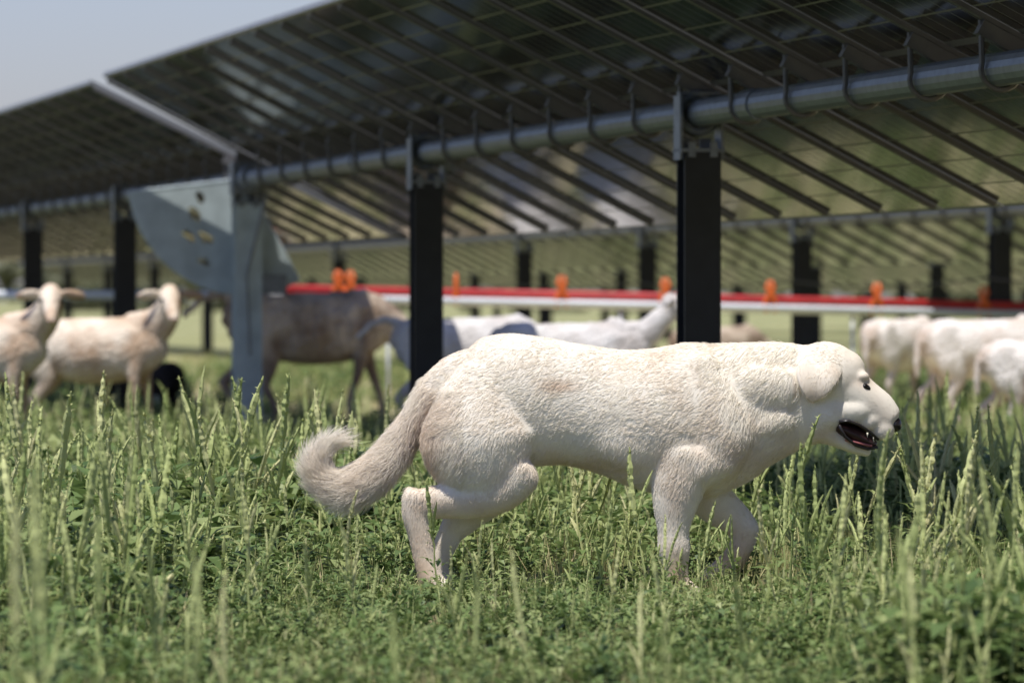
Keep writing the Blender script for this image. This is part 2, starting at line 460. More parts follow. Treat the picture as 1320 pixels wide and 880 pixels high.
def mouthmask(P): return inpoly(P[:,0]/SC+660,HZ-(P[:,2]-CH)/SC,MP)
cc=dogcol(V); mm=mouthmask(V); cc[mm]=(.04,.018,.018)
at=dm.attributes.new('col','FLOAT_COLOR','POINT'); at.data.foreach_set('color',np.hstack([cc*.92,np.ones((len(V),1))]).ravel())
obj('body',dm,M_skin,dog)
bvh=BVHTree.FromPolygons([tuple(v) for v in V],[tuple(p.vertices) for p in dm.polygons])
def surf(x,y,sg=-1):
    h=bvh.ray_cast(Vector((X(x),D+sg*1.0,Z(y))),Vector((0,-sg,0))); return h[0],h[1]
M_dark=simple('dog_nose',(.018,.014,.014),.3,0,.2,60)
M_eye=simple('dog_eye',(.01,.007,.005),.08,0,.1,10)
M_mouth=simple('dog_mouth',(.035,.012,.012),.4,0,.3,60)
M_tongue=simple('dog_tongue',(.36,.12,.12),.35,0,.15,40)
fb=MB()
fb.ell((X(1154),D,Z(547)),(8.5*SC,13*SC,10*SC),n=18); obj('nose',fb.mesh('nose',smooth=True),M_dark,dog)
eb=MB(); rim=MB()
for sg in(-1,1):
    h,nn=surf(1114,498,sg)
    if h: eb.ell((h.x,h.y-sg*.004,h.z),(.0105,.009,.0075),n=16); rim.ell((h.x,h.y-sg*.0068,h.z),(.018,.0098,.0095),Matrix.Rotation(.5,3,'Y'),n=16)
obj('eyes',eb.mesh('eyes',smooth=True),M_eye,dog); obj('eye_rims',rim.mesh('rims',smooth=True),M_dark,dog)
mo=MB(); 
mo.loft([(X(1080),D,Z(550),9*SC,28*SC),(X(1100),D,Z(560),12*SC,24.5*SC),(X(1120),D,Z(570),9*SC,18*SC),(X(1127),D,Z(573),6*SC,13*SC)],cap=.5)
obj('mouth_interior',mo.mesh('mouth',smooth=True),M_mouth,dog)
lp=MB()
for sg in(-1,1):
    up=[(1080,543),(1092,542),(1106,547),(1120,556),(1131,566)]
    lo=[(1080,547),(1088,562),(1102,573),(1118,578),(1130,576)]
    lp.tube([(X(a),D+sg*w*SC,Z(b)) for (a,b),w in zip(up,(30,29,28,24,17))],.0045,7)
    lp.tube([(X(a),D+sg*w*SC,Z(b)) for (a,b),w in zip(lo,(30,26,22,18,11))],.0050,7)
obj('lips',lp.mesh('lips',smooth=True),M_dark,dog)
tg=MB(); tg.loft([(X(1090),D-.010,Z(566),3*SC,20*SC),(X(1104),D-.010,Z(570),3.5*SC,20*SC),(X(1121),D-.006,Z(574),3*SC,16*SC)],cap=.7); obj('tongue',tg.mesh('tongue',smooth=True),M_tongue,dog)
tt=MB()
for (x,y,w,l) in((1125,562,16,7),(1117,559,20,4),(1126,573,12,-6)):
    for sg in(-1,1): tt.tube([(X(x),D+sg*w*SC,Z(y-2)),(X(x),D+sg*w*SC,Z(y+l))],[.003,.0008],6)
obj('teeth',tt.mesh('teeth',smooth=True),simple('tooth',(.75,.70,.58),.3),dog)

# ---- fur
def make_fur(me,N,parent,name,mat,lenf,flowf,colf,maskf,radius,seed=3,K=4,lift=.13):
    r=np.random.default_rng(seed)
    me.calc_loop_triangles()
    T=np.zeros(len(me.loop_triangles)*3,int); me.loop_triangles.foreach_get('vertices',T); T=T.reshape(-1,3)
    Vv=np.zeros(len(me.vertices)*3); me.vertices.foreach_get('co',Vv); Vv=Vv.reshape(-1,3)
    Nn=np.zeros(len(me.vertices)*3); me.vertices.foreach_get('normal',Nn); Nn=Nn.reshape(-1,3)
    a,b,c=Vv[T[:,0]],Vv[T[:,1]],Vv[T[:,2]]
    ar=np.linalg.norm(np.cross(b-a,c-a),axis=1)
    cen=(a+b+c)/3; ar=ar*(0.8+14*lenf(cen)) 
    ti=r.choice(len(T),N,p=ar/ar.sum())
    u=r.random((N,1)); v=r.random((N,1)); f=(u+v)>1; u=np.where(f,1-u,u); v=np.where(f,1-v,v)
    P=a[ti]*(1-u-v)+b[ti]*u+c[ti]*v
    n=Nn[T[ti,0]]*(1-u-v)+Nn[T[ti,1]]*u+Nn[T[ti,2]]*v; n/=np.linalg.norm(n,axis=1)[:,None]+1e-9
    ok=~maskf(P); P=P[ok]; n=n[ok]; N=len(P)
    fl=flowf(P); LL=lenf(P)
    jit=np.stack([fnoise(P,40,11),fnoise(P,40,12),fnoise(P,40,13)],1)*.30+np.stack([fnoise(P,120,21),fnoise(P,120,22),fnoise(P,120,23)],1)*.20+r.normal(size=P.shape)*.20
    fl=fl+jit; fl-=n*np.sum(fl*n,1)[:,None]; fl/=np.linalg.norm(fl,axis=1)[:,None]+1e-9
    lf=np.clip(lift+.09*fnoise(P,35,14)+r.normal(size=N)*.09+np.clip((LL-.02)*8,0,.25),.04,.8)[:,None]
    L=(LL*(.5+.9*r.random(N)))[:,None]
    d0=fl*(1-lf)+n*(lf+.18); d0/=np.linalg.norm(d0,axis=1)[:,None]
    d1=fl+n*lf*.3+np.array([0,0,-.15]); d1/=np.linalg.norm(d1,axis=1)[:,None]
    pts=np.zeros((N,K,3))
    for k in range(K):
        s=k/(K-1); pts[:,k]=P-n*.0010+(d0*(s-.5*s*s)+d1*(.5*s*s))*L
    hc=bpy.data.hair_curves.new(name); hc.add_curves([K]*N)
    pa=hc.attributes.get('position') or hc.attributes.new('position','FLOAT_VECTOR','POINT')
    pa.data.foreach_set('vector',pts.ravel())
    ra=hc.attributes.get('radius') or hc.attributes.new('radius','FLOAT','POINT')
    ra.data.foreach_set('value',np.tile(np.linspace(1,.3,K)*radius,N))
    col=colf(P); col=np.clip(col*(0.88+.20*r.random((N,1))),0,.985)
    ca=hc.attributes.new('col','FLOAT_COLOR','CURVE'); ca.data.foreach_set('color',np.hstack([col,np.ones((N,1))]).ravel())
    hc.materials.append(mat)
    o=bpy.data.objects.new(name,hc); COL.objects.link(o); o.parent=parent; return o
tp=np.array([(X(a[0]),D-.01,Z(a[1])) for a in tail])
def taildist(P):
    best=np.full(len(P),9.); tv=np.zeros_like(P); pos=np.zeros(len(P))
    for i in range(1,len(tp)-1):
        a,b=tp[i],tp[i+1]; ab=b-a; t=np.clip((P-a)@ab/(ab@ab),0,1); d=np.linalg.norm(P-(a+t[:,None]*ab),axis=1)
        m=d<best; best[m]=d[m]; tv[m]=ab/np.linalg.norm(ab); pos[m]=(i+t[m])/(len(tp)-1)
    return best,tv,pos
def ispt(P):
    d,tv,pos=taildist(P); return (d<.07)&(P[:,0]<X(550)),tv,pos
def dlen(P):
    L=np.full(len(P),.0145)
    x=P[:,0]/SC+660; y=HZ-(P[:,2]-CH)/SC
    L=np.where((x>900)&(x<=1030),.018,L)
    L=np.where(x>1030,.010,L); L=np.where(x>1085,.005,L); L=np.where(y>640,.010,L); L=np.where((y>705),.008,L)
    L=np.where((x<600)&(y>500)&(y<625)&(x>525),.026,L)
    L=np.where((y>590)&(x>700)&(x<840),.018,L)
    L=np.where((x>1018)&(x<1090)&(y>450)&(y<524)&(np.abs(P[:,1]-D)>.080),.008,L)
    m,tv,pos=ispt(P); L=np.where(m,.018+.045*np.clip(pos,0,1),L)
    return L
def dflow(P):
    x=P[:,0]/SC+660; y=HZ-(P[:,2]-CH)/SC
    F=np.tile(np.array([-1.,0,-.35]),(len(P),1))
    F[(y>560)]=(-.5,0,-.9); F[(y>620)]=(-.25,0,-1)
    F[(x>930)&(x<1040)]=(-.8,0,-.7)
    F[x>1040]=(-1,0,.1)
    e=(x>1018)&(x<1090)&(y>455)&(np.abs(P[:,1]-D)>.080); F[e]=(-.2,0,-1)
    m,tv,pos=ispt(P); F[m]=tv[m]
    return F
def dmask(P):
    x=P[:,0]/SC+660; y=HZ-(P[:,2]-CH)/SC
    m=mouthmask(P)|(((x-1155)/9)**2+((y-547)/11)**2<1)|(((x-1114)/9)**2+((y-498)/6)**2<1)
    return m
make_fur(dm,150000,dog,'fur',M_fur,dlen,dflow,dogcol,dmask,.00048)

# ------------------------------------------------------------ SHEEP
def wool(name,c1,c2):
    m,nt,b=newmat(name); L=nt.links; b.inputs['Roughness'].default_value=.9; b.inputs['Specular IOR Level'].default_value=.1
    tc=nt.nodes.new('ShaderNodeTexCoord'); n1=nt.nodes.new('ShaderNodeTexNoise'); n1.inputs['Scale'].default_value=5; n1.inputs['Detail'].default_value=8
    L.new(tc.outputs['Object'],n1.inputs['Vector']); r=nt.nodes.new('ShaderNodeValToRGB'); e=r.color_ramp.elements
    e[0].position=.38;e[1].position=.60; e[0].color=(*c2,1); e[1].color=(*c1,1); L.new(n1.outputs[0],r.inputs[0])
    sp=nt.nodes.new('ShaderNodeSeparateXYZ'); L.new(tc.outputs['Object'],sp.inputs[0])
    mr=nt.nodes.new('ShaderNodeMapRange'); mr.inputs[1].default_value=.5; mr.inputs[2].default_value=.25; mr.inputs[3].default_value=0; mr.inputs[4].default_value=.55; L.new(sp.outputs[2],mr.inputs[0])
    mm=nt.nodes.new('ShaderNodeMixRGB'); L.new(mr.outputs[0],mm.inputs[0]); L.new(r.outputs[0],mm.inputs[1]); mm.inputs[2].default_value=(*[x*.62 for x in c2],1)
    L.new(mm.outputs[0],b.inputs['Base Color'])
    n2=nt.nodes.new('ShaderNodeTexNoise'); n2.inputs['Scale'].default_value=40; n2.inputs['Detail'].default_value=4; L.new(tc.outputs['Object'],n2.inputs['Vector'])
    bu=nt.nodes.new('ShaderNodeBump'); bu.inputs['Strength'].default_value=.8; bu.inputs['Distance'].default_value=.02; L.new(n2.outputs[0],bu.inputs['Height']); L.new(bu.outputs[0],b.inputs['Normal'])
    return m
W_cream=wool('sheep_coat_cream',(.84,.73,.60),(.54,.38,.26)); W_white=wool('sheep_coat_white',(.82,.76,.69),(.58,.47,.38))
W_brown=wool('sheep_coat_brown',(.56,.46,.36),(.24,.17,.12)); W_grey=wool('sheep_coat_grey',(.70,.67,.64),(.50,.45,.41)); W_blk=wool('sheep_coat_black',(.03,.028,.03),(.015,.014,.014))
M_hoof=simple('hoof',(.05,.04,.035),.6); M_nos=simple('sheep_nose',(.38,.24,.2),.6)
def sheep(loc,rz,sc,mat,neck,hdir,stride=0.0,tailup=False,name='sheep',fat=1.0,lump=1.0,hs_=1.0):
    root=empty(name,loc,rz,sc); b=MB()
    T=[(-.47,.63,.09,.075),(-.41,.61,.145,.115),(-.25,.565,.18,.15),(-.05,.545,.20,.175),(.14,.555,.195,.16),(.27,.58,.175,.13),(.36,.61,.135,.10)]
    b.loft([(x,0,z,h,w*fat) for x,z,h,w in T],n=24,cap=.7)
    for sg in(-1,1):
        b.ell((-.36,sg*.085,.60),(.10,.05,.13)); b.ell((.24,sg*.09,.57),(.09,.05,.14),Matrix.Rotation(-.3,3,'Y'))
    neck=[(.24,0,.64,.14,.10)]+neck
    hd=Vector(hdir).normalized(); sidev=Vector((0,0,1)).cross(hd).normalized(); upv=hd.cross(sidev)
    b.loft([tuple(n) for n in neck],side=(-.2,1,0) if abs(hd.y)<.6 else (0,1,0),n=18,cap=.8)
    hp=Vector(neck[-1][:3])+Vector((0,0,.02))
    def H(f,u,ra,rb): q=hp+(hd*f+upv*u)*hs_; return (q.x,q.y,q.z,ra*hs_,rb*hs_)
    b.loft([H(-.03,.01,.068,.058),H(.05,.005,.066,.056),H(.12,-.012,.050,.041),H(.18,-.022,.038,.032),H(.215,-.028,.029,.027)],side=sidev[:],n=18,cap=.8)
    for sg in(-1,1):
        fx=.27+sg*stride*.10; y=sg*.09
        b.loft([(.27,y*.9,.56,.08,.05),(.26+(fx-.27)*.2,y,.42,.050,.038),(.5*(fx+.27),y,.30,.030,.028),(fx,y,.16,.020,.019),(fx+.01,y,.06,.024,.022),(fx+.02,y,.03,.028,.026)],n=14)
        hx=-.34-sg*stride*.12
        b.loft([(-.35,y*.9,.58,.12,.055),(-.32,y,.46,.105,.055),(-.31+(hx+.34)*.4,y,.36,.062,.038),(hx-.05,y,.265,.033,.025),(hx-.055,y,.23,.028,.023),(hx,y,.12,.021,.019),(hx+.02,y,.03,.028,.026)],n=14)
        q=hp+(sidev*sg*.055+upv*.035)*hs_
        R=Matrix((sidev*sg,upv,hd)).transposed()
        R=R@Matrix.Rotation(-.18,3,'Z')
        b.ell((q+(sidev*sg*.060-upv*.008)*hs_)[:],(.072*hs_,.030*hs_,.015*hs_),R,n=14)
    if tailup: b.loft([(-.46,0,.70,.035,.03),(-.54,0,.73,.028,.024),(-.64,0,.70,.024,.02),(-.72,0,.62,.018,.015)],n=12)
    else: b.loft([(-.46,0,.68,.036,.03),(-.51,0,.62,.032,.026),(-.53,0,.50,.026,.022),(-.53,0,.38,.018,.016)],n=12)
    me=remesh(b,.010,'body',lambda V:np.where(V[:,2]<.3,.2,np.where((V[:,2]>.74),.2,.5)),5)
    n_=len(me.vertices); Vv=np.zeros(n_*3); me.vertices.foreach_get('co',Vv); Vv=Vv.reshape(-1,3); Nn=np.zeros(n_*3); me.vertices.foreach_get('normal',Nn); Nn=Nn.reshape(-1,3)
    wv=np.clip((Vv[:,2]-.35)/.1,0,1)*np.clip((.40-Vv[:,0])/.1,0,1)*lump
    Vv=Vv+Nn*(wv*(.0022*fnoise(Vv,38,31)+.0016*fnoise(Vv,90,32)))[:,None]; me.vertices.foreach_set('co',Vv.ravel()); me.update()
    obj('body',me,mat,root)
    e=MB(); ns=MB(); hf=MB()
    for sg in(-1,1):
        q=hp+(hd*.075+upv*.022+sidev*sg*.050)*hs_; e.ell(q[:],(.016,.016,.014))
        q=hp+(hd*.232-upv*.022+sidev*sg*.012)*hs_; ns.ell(q[:],(.012,.012,.007))
        fx=.29+sg*stride*.10; hx=-.32-sg*stride*.12
        for xx in(fx,hx): hf.ell((xx+.01,sg*.09,.02),(.042,.031,.034))
    obj('eyes',e.mesh('e',smooth=True),M_eye,root); obj('nostrils',ns.mesh('n',smooth=True),M_nos,root); obj('hooves',hf.mesh('h',smooth=True),M_hoof,root)
    return root
UPT=[(.37,-.02,.70,.115,.085),(.44,-.05,.77,.092,.075),(.475,-.08,.835,.074,.066)]
LOW=[(.42,0,.56,.095,.07),(.55,0,.42,.070,.056),(.62,0,.30,.06,.052)]
FWD=[(.40,0,.67,.095,.07),(.50,0,.76,.072,.056),(.57,0,.82,.062,.052)]
def at(x,d): return ((x-660)/FPX*d,d,0)
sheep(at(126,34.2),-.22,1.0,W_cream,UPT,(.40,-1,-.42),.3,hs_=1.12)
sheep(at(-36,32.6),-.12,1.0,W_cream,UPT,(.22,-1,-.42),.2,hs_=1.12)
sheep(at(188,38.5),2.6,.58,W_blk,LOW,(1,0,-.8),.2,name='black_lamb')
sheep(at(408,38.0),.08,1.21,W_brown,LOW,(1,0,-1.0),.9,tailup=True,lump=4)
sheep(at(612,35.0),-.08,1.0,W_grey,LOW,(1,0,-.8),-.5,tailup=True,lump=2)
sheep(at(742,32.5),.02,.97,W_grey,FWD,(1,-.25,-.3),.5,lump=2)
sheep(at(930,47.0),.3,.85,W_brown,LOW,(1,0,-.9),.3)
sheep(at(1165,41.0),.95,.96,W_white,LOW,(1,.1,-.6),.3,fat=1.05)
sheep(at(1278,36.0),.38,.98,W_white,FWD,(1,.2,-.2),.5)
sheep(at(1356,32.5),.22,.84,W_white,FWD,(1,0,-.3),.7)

# ------------------------------------------------------------ GROUND
G=MB()
G.add([(-900,-200,0),(900,-200,0),(900,1800,0),(-900,1800,0)],[(0,1,2,3)])
m,nt,b=newmat('pasture_ground'); L=nt.links
tc=nt.nodes.new('ShaderNodeTexCoord'); n1=nt.nodes.new('ShaderNodeTexNoise'); n1.inputs['Scale'].default_value=.8; n1.inputs['Detail'].default_value=9; n1.inputs['Roughness'].default_value=.72
L.new(tc.outputs['Object'],n1.inputs['Vector'])
def ramp(a,b_,c,p0=.36,p1=.48,p2=.62):
    r=nt.nodes.new('ShaderNodeValToRGB'); e=r.color_ramp.elements
    e[0].position=p0; e[0].color=(*a,1); e[1].position=p2; e[1].color=(*c,1); k=e.new(p1); k.color=(*b_,1); L.new(n1.outputs[0],r.inputs[0]); return r
ra=ramp((.05,.07,.025),(.09,.105,.04),(.20,.17,.09)); rb=ramp((.30,.30,.13),(.46,.40,.22),(.64,.53,.36)); rc=ramp((.18,.20,.09),(.27,.28,.13),(.40,.36,.20))
dp=nt.nodes.new('ShaderNodeVectorMath'); dp.operation='DOT_PRODUCT'; dp.inputs[1].default_value=(math.cos(AZ),math.sin(AZ),0); L.new(tc.outputs['Object'],dp.inputs[0])
ad=nt.nodes.new('ShaderNodeMath'); ad.operation='MULTIPLY_ADD'; ad.inputs[1].default_value=2.0; L.new(n1.outputs[0],ad.inputs[0]); L.new(dp.outputs['Value'],ad.inputs[2])
def mrange(a,b_):
    mr=nt.nodes.new('ShaderNodeMapRange'); mr.inputs[1].default_value=a; mr.inputs[2].default_value=b_; L.new(ad.outputs[0],mr.inputs[0]); return mr
mr=mrange(6.6,8.0); mx=nt.nodes.new('ShaderNodeMixRGB'); L.new(mr.outputs[0],mx.inputs[0]); L.new(ra.outputs[0],mx.inputs[1]); L.new(rb.outputs[0],mx.inputs[2])  # pale strip added between rows so the panel undersides reflect brighter
mr2=mrange(10.5,12.5); mx2=nt.nodes.new('ShaderNodeMixRGB'); L.new(mr2.outputs[0],mx2.inputs[0]); L.new(mx.outputs[0],mx2.inputs[1]); L.new(rc.outputs[0],mx2.inputs[2])
L.new(mx2.outputs[0],b.inputs['Base Color']); b.inputs['Roughness'].default_value=.95; b.inputs['Specular IOR Level'].default_value=.1
n2=nt.nodes.new('ShaderNodeTexNoise'); n2.inputs['Scale'].default_value=18; n2.inputs['Detail'].default_value=6; L.new(tc.outputs['Object'],n2.inputs['Vector'])
bu=nt.nodes.new('ShaderNodeBump'); bu.inputs['Strength'].default_value=.7; bu.inputs['Distance'].default_value=.04; L.new(n2.outputs[0],bu.inputs['Height']); L.new(bu.outputs[0],b.inputs['Normal'])
obj('ground',G.mesh('ground',recalc=False),m)
# distant tree line
tr=MB(); r_=random.Random(5)
for k in range(1500):
    x=r_.uniform(-120,120); hh=4.0+1.8*math.sin(x*.11)+1.2*math.sin(x*.31+1)
    z=r_.uniform(0,1)*hh; y=380+r_.uniform(-6,6); s=r_.uniform(.35,1.0)
    a=Vector((r_.uniform(-1,1),r_.uniform(-1,1),r_.uniform(-1,1))).normalized()
    tr.ell((x,y,z),(s,s*.8,s*.7),Matrix.Rotation(r_.uniform(0,3),3,a),n=6)
obj('distant_trees',tr.mesh('distant_trees',recalc=False),leafmat('tree_foliage',(.07,.08,.045),(.11,.115,.065),(.16,.15,.10),0,.8))

# ------------------------------------------------------------ VEGETATION
def leaf(mb,p,d,up,l,w,droop=.25):
    d=d.normalized(); sd=d.cross(up); 
    if sd.length<1e-3: sd=Vector((1,0,0))
    sd.normalize(); u=sd.cross(d).normalized()
    a=p; c=p+d*l*.5+u*l*.04; t=p+d*l-u*l*droop; q=p+d*l*.42
    vs=[a,q+sd*w*.5+u*l*.10,q-sd*w*.5+u*l*.10,c,t]
    mb.add([v[:] for v in vs],[(0,1,3),(1,4,3),(0,3,2),(3,4,2)])
def twomat(mbs,mats,name):
    me=bpy.data.meshes.new(name); v=[];f=[];mi=[]
    for i,mb in enumerate(mbs):
        o=len(v); v+=mb.v; f+=[tuple(a+o for a in q) for q in mb.f]; mi+=[i]*len(mb.f)
    me.from_pydata(v,[],f); 
    for mt in mats: me.materials.append(mt)
    me.polygons.foreach_set('material_index',mi); me.update(); return me
def spikegeo(mb,base,dr,ln,r,bend,bn=.12):
    n=max(7,int(ln/.010)); pts=[];rad=[]
    b2=Vector((math.cos(bend),math.sin(bend),-.1))
    for k in range(n+1):
        t=k/n; pts.append(base+dr*ln*t+b2*ln*bn*t**2.5+Vector((random.uniform(-1,1),random.uniform(-1,1),0))*r*.12)
        rr=r*(.5+.5*math.sin(min(1,t*3)*1.57))*(1-.78*max(0,t-.7)/.3)
        rad.append(rr*random.uniform(.70,1.15))
    mb.tube(pts,rad,5)
    for k in range(int(n*2.6)):
        t=random.random(); i=min(int(t*n),n-1); p=pts[i]; a=random.uniform(0,6.28)
        d=Vector((math.cos(a),math.sin(a),random.uniform(.1,1.1))).normalized(); q=p+d*rad[i]*.5
        s=d.cross(Vector((0,0,1))).normalized()*r*.42
        e=q+d*r*random.uniform(.8,1.8); mb.add([(q+s)[:],(q-s)[:],e[:]],[(0,1,2)])
def leafy(h):
    a=MB(); s=MB()
    for st in range(random.randint(4,6)):
        az=random.uniform(0,6.28); ln=random.uniform(.15,.7); base=Vector((math.cos(az)*.02,math.sin(az)*.02,-.01))
        dr=Vector((math.cos(az)*ln,math.sin(az)*ln,1)).normalized(); hh=h*random.uniform(.7,1.1)
        pts=[base+dr*hh*t+Vector((0,0,-.12*hh*t*t*ln)) for t in (0,.33,.66,1)]
        s.tube(pts,[.0028,.0024,.0018,.001],3,cap=False)
        n=random.randint(9,13)
        for k in range(n):
            t=.12+.88*k/n; p=pts[0].lerp(pts[3],t); a2=random.uniform(0,6.28)
            d=Vector((math.cos(a2),math.sin(a2),random.uniform(-.1,.8)))
            l=random.uniform(.038,.085)*(1.15-.4*t); leaf(a,p,d,Vector((0,0,1)),l,l*random.uniform(.40,.62),random.uniform(.05,.4))
        if random.random()<.35: spikegeo(s,pts[-1]-dr*.01,Vector((dr.x*.3,dr.y*.3,1)).normalized(),random.uniform(.03,.07),.005,az)
    return twomat([a,s],[M_leaf,M_spike],'leafy_weed')
def spiky(h,ns,lean=.15):
    a=MB(); s=MB(); az=random.uniform(0,6.28); dr=Vector((math.cos(az)*lean,math.sin(az)*lean,1)).normalized()
    sl=h*random.uniform(.36,.52); st=h-sl
    pts=[dr*st*t+Vector((random.uniform(-.004,.004),random.uniform(-.004,.004),-.01)) for t in(0,.3,.6,.85,1)]
    s.tube(pts,[.0042,.0038,.003,.0028,.0026],5,cap=False)
    spikegeo(s,pts[-1]-dr*.01,dr,sl,random.uniform(.0066,.0095),random.uniform(0,6.28),random.choice([.04,.08,.15,.3]))
    for k in range(ns):
        t=random.uniform(.45,1.0); p=dr*st*t; a2=random.uniform(0,6.28)
        d=(dr*1.6+Vector((math.cos(a2),math.sin(a2),0))*random.uniform(.25,.6)).normalized()
        spikegeo(s,p,d,sl*random.uniform(.3,.7),random.uniform(.005,.0075),a2)
    n=int(10+h*18)
    for k in range(n):
        t=random.uniform(.05,1.0)**.8; p=dr*st*t; a2=random.uniform(0,6.28); d=Vector((math.cos(a2),math.sin(a2),random.uniform(.1,1.0)))
        l=random.uniform(.03,.07)*(1.2-.6*t); 
        stem=p+d*l*.5; leaf(a,stem,d,Vector((0,0,1)),l,l*.42,random.uniform(.1,.5)); s.add([(p+Vector((0,0,.0012)))[:],(p-Vector((0,0,.0012)))[:],stem[:]],[(0,1,2)])
    return twomat([a,s],[M_leaf,M_spike],'pigweed')
def tuft(h,n=20):
    a=MB()
    for k in range(n):
        az=random.uniform(0,6.28); r0=random.uniform(0,.05); b0=Vector((math.cos(az*3)*r0,math.sin(az*3)*r0,-.01)); hh=h*random.uniform(.4,1.15); ln=random.uniform(.05,.6)
        o=Vector((math.cos(az),math.sin(az),0)); w=random.uniform(.0009,.0020); sd=Vector((-o.y,o.x,0))*w
        P=[b0+o*ln*hh*.55*t**1.6+Vector((0,0,hh*(t-.2*ln*t*t))) for t in(0,.45,1)]
        vs=[]
        for i,p in enumerate(P[:-1]): f=(1,.8)[i]; vs+= [(p+sd*f)[:],(p-sd*f)[:]]
        vs.append(P[-1][:]); a.add(vs,[(0,1,3,2),(2,3,4)])
    return twomat([a],[M_blade],'grass_tuft')
def bank(name,fns):
    c=bpy.data.collections.new(name)
    for i,f in enumerate(fns):
        o=bpy.data.objects.new('%s_%02d'%(name,i),f()); c.objects.link(o)
    return c
C_leaf=bank('leafy_weed',[lambda:leafy(.20)]*6)
C_spk=bank('pigweed',[lambda:spiky(.50,1,.08)]*3+[lambda:spiky(.50,3,.2)]*3+[lambda:spiky(.46,0,.25)]*2+[lambda:spiky(.5,5,.15)]*2)
C_tuf=bank('grass_tuft',[lambda:tuft(.13)]*5)
def scatter(name,colln,nvar,P,scl,tilt=.15,idx=None):
    me=bpy.data.meshes.new(name); n=len(P); me.vertices.add(n); me.vertices.foreach_set('co',np.array(P).ravel())
    a=me.attributes.new('rot','FLOAT_VECTOR','POINT'); rr=np.stack([rng.normal(0,tilt,n),rng.normal(0,tilt,n),rng.random(n)*6.28],1); a.data.foreach_set('vector',rr.ravel())
    a=me.attributes.new('scl','FLOAT','POINT'); a.data.foreach_set('value',scl)
    a=me.attributes.new('idx','INT','POINT'); a.data.foreach_set('value',(rng.integers(0,nvar,n) if idx is None else idx).astype(np.int32))
    o=bpy.data.objects.new(name,me); COL.objects.link(o)
    ng=bpy.data.node_groups.new(name+'_gn','GeometryNodeTree')
    ng.interface.new_socket('Geometry',in_out='INPUT',socket_type='NodeSocketGeometry'); ng.interface.new_socket('Geometry',in_out='OUTPUT',socket_type='NodeSocketGeometry')
    gi=ng.nodes.new('NodeGroupInput'); go=ng.nodes.new('NodeGroupOutput'); ip=ng.nodes.new('GeometryNodeInstanceOnPoints'); ci=ng.nodes.new('GeometryNodeCollectionInfo')
    ci.inputs['Collection'].default_value=colln; ci.inputs['Separate Children'].default_value=True; ci.inputs['Reset Children'].default_value=True
    def na(nm,ty):
        q=ng.nodes.new('GeometryNodeInputNamedAttribute'); q.data_type=ty; q.inputs['Name'].default_value=nm; return q.outputs['Attribute']
    l=ng.links; l.new(gi.outputs[0],ip.inputs['Points']); l.new(ci.outputs[0],ip.inputs['Instance']); ip.inputs['Pick Instance'].default_value=True
    l.new(na('idx','INT'),ip.inputs['Instance Index'])
    er=ng.nodes.new('FunctionNodeEulerToRotation'); l.new(na('rot','FLOAT_VECTOR'),er.inputs[0]); l.new(er.outputs[0],ip.inputs['Rotation'])
    l.new(na('scl','FLOAT'),ip.inputs['Scale']); l.new(ip.outputs[0],go.inputs[0])
    md=o.modifiers.new('scatter','NODES'); md.node_group=ng
    return o
def pts_in(y0,y1,dens,margin=.7):
    w0=.09*y1+margin; n=int(dens*(y1-y0)*2*w0); y=rng.uniform(y0,y1,n); x=rng.uniform(-w0,w0,n); k=np.abs(x)<.09*y+margin
    return x[k],y[k]
def sg_(a): return 1/(1+np.exp(-np.clip(a,-40,40)))
def low(x,y):   # short, trampled vegetation along the path the dog walks
    xx=x/D*FPX+660
    return sg_((xx-310)/35)*sg_((1000-xx)/25)*sg_((17.0-y)/.15)
def low2(x,y):  # moderately short strip at the shade edge
    xx=x/D*FPX+660
    return sg_((xx-960)/30)*sg_((1330-xx)/40)*sg_((19.0-y)/.4)*sg_((y-14.2)/.4)
def cat(*L): return np.concatenate([a[0] for a in L]),np.concatenate([a[1] for a in L])
def cln(x,y,f,s): return fnoise(np.stack([x,y,0*x],1),f,s)
def hs(x,y): return (1-.64*low(x,y))*(1-.50*low2(x,y))*np.where(y>24,.68,1)*(1+.34*np.clip(cln(x,y,3.6,9),-1,1))
x,y=cat(pts_in(11.5,20,66),pts_in(20,32,40),pts_in(32,70,7))
k=rng.random(len(x))<np.clip(.80+.65*cln(x,y,4.5,19),.12,1); x,y=x[k],y[k]
sc=(.70+.8*rng.random(len(x)))*hs(x,y)
P=np.stack([x,y,0*x],1); k=~((np.abs(x-X(870))<.05)&(np.abs(y-D)<.15)); scatter('leafy_weeds',C_leaf,6,P[k],sc[k])
x,y=pts_in(12.3,17.2,120,.2); k=(low(x,y)>.4)&(rng.random(len(x))<np.clip(.7+.8*cln(x,y,6,29),.06,1)); x,y=x[k],y[k]
scatter('seedling_weeds',C_leaf,6,np.stack([x,y,0*x],1),(.20+.42*rng.random(len(x)))*np.where(y>15.6,.70,1.0),.3)
x,y=cat(pts_in(10.5,20,40),pts_in(20,32,18),pts_in(32,80,10))
sc=(.6+.8*rng.random(len(x)))*(1-.38*low(x,y))*np.where(y>24,.85,1)*(1+.40*np.clip(cln(x,y,2.6,39),-1,1))
scatter('grass',C_tuf,5,np.stack([x,y,0*x],1),sc)
x,y=cat(pts_in(6.5,12,12),pts_in(12,20,36),pts_in(20,30,17),pts_in(30,45,2))
cl=cln(x,y,2.6,6); lw=low(x,y); l2=low2(x,y); u=x*FPX/y+660
k=(rng.random(len(x))<np.clip(.58+.6*cl,.08,1)*(1-.80*lw)*(1-.45*l2))
k&=~((y<12.5)&(u>330)&(u<1000)&(rng.random(len(x))<.8))
k&=~((y<10)&(u>200)&(u<1180)&(rng.random(len(x))<.9))
x,y,lw,l2=x[k],y[k],lw[k],l2[k]; u=x*FPX/y+660
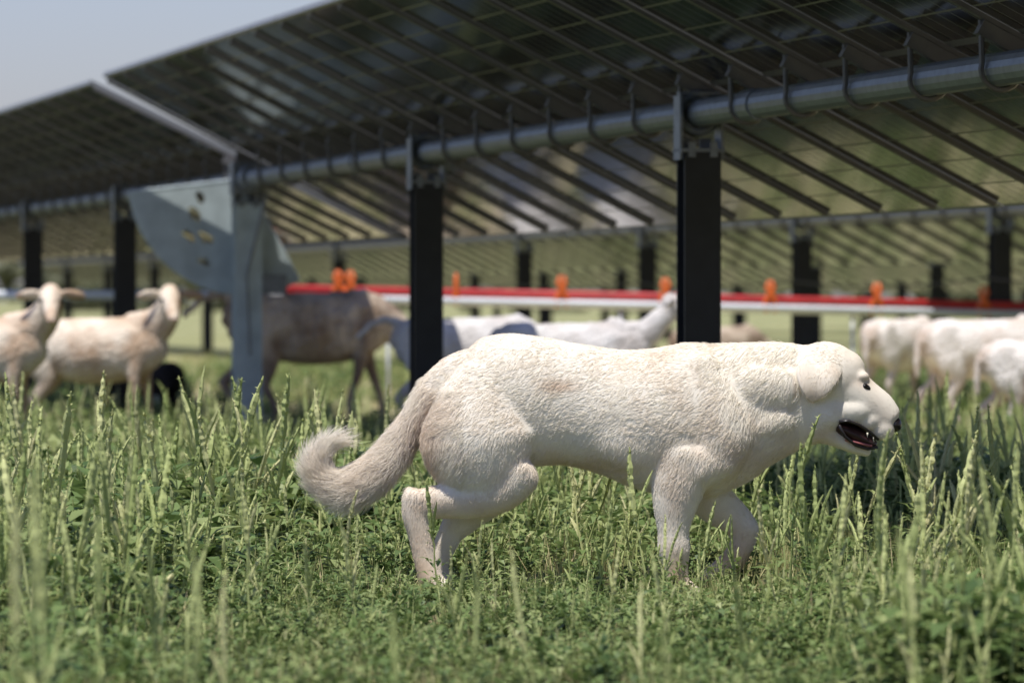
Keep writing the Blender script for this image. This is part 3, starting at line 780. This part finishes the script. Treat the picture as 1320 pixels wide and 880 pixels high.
sc=(.40+.82*rng.random(len(x))**1.2)*(1-.40*lw)*np.where(y>24,.8,1)*np.where((u<360)&(y<20),1.12,1)
tall=[(838,568,15.7),(1012,520,15.9),(852,655,15.2),(742,655,15.5),(1062,592,15.8),(1186,600,14.8),(1228,600,15.0),(640,690,14.8),(566,612,16.0),(455,660,15.6),(690,745,14.2),(1000,640,15.4),(1112,622,15.1),(1292,590,14.6),(492,490,22.),(378,478,23.),(1030,650,14.4),(905,690,14.9),(330,600,15.3),(1250,640,13.6),
 (300,505,19.),(150,540,17.5),(215,525,18.4),(95,520,19.0),(30,510,18.2),(260,560,16.5),(1140,640,14.2),(1268,610,14.0),(1310,560,15.4),(1082,700,13.4),(985,720,13.6),(780,700,14.0),(610,720,13.6),(470,720,13.9),(400,690,14.3),
 (42,560,9.6),(78,600,9.2),(132,640,10.0),(236,690,9.8),(300,730,10.4),(522,768,9.3),(604,745,10.6),(888,800,9.0),(1212,665,9.8),(1180,700,10.4),(18,620,8.6),(700,700,11.4),(830,730,11.2),(960,720,11.0)]
tx=[];ty=[];ts=[]
for (a,bq,d) in tall:
    z=CH+(HZ-bq)/FPX*d; tx.append((a-660)/FPX*d); ty.append(d); ts.append(max(z,.1)/.49)
n0=len(x); x=np.concatenate([x,tx]); y=np.concatenate([y,ty]); sc=np.concatenate([sc,ts])
idx=rng.integers(0,10,len(x)); idx[n0:]=rng.integers(0,3,len(tx))
scatter('pigweed_plants',C_spk,10,np.stack([x,y,0*x],1),sc,.10,idx)

# ------------------------------------------------------------ LIGHT, SKY, CAMERA
sd=Vector((.16,.31,-1)).normalized()
sl=bpy.data.lights.new('sun','SUN'); sl.energy=5.0; sl.angle=math.radians(.53); sl.color=(1,.97,.91)
so=bpy.data.objects.new('sun',sl); COL.objects.link(so); so.rotation_euler=sd.to_track_quat('-Z','Y').to_euler(); so.location=(-10,-10,30)
w=bpy.data.worlds.new('World'); S.world=w; w.use_nodes=True; nt=w.node_tree; bg=nt.nodes['Background']
sk=nt.nodes.new('ShaderNodeTexSky'); sk.sky_type='NISHITA'; sk.sun_disc=False; sk.sun_elevation=math.asin(-sd.z); sk.sun_rotation=math.atan2(-sd.x,-sd.y)%(2*math.pi)
sk.air_density=1.0; sk.dust_density=.9; sk.ozone_density=3.0
tm=nt.nodes.new('ShaderNodeMixRGB'); tm.blend_type='MULTIPLY'; tm.inputs[0].default_value=1; tm.inputs[2].default_value=(1.0,.94,1.15,1)
nt.links.new(sk.outputs[0],tm.inputs[1]); nt.links.new(tm.outputs[0],bg.inputs[0]); bg.inputs[1].default_value=.110
cd=bpy.data.cameras.new('camera'); cd.lens=200; cd.sensor_width=36; cd.clip_end=4000; cd.clip_start=.5
cd.dof.use_dof=True; cd.dof.focus_distance=D; cd.dof.aperture_fstop=5.3
co=bpy.data.objects.new('camera',cd); COL.objects.link(co); co.location=(0,0,CH); co.rotation_euler=(math.pi/2-55/FPX,0,0)
S.camera=co
S.view_settings.view_transform='Standard'; S.view_settings.look='None'; S.view_settings.exposure=0
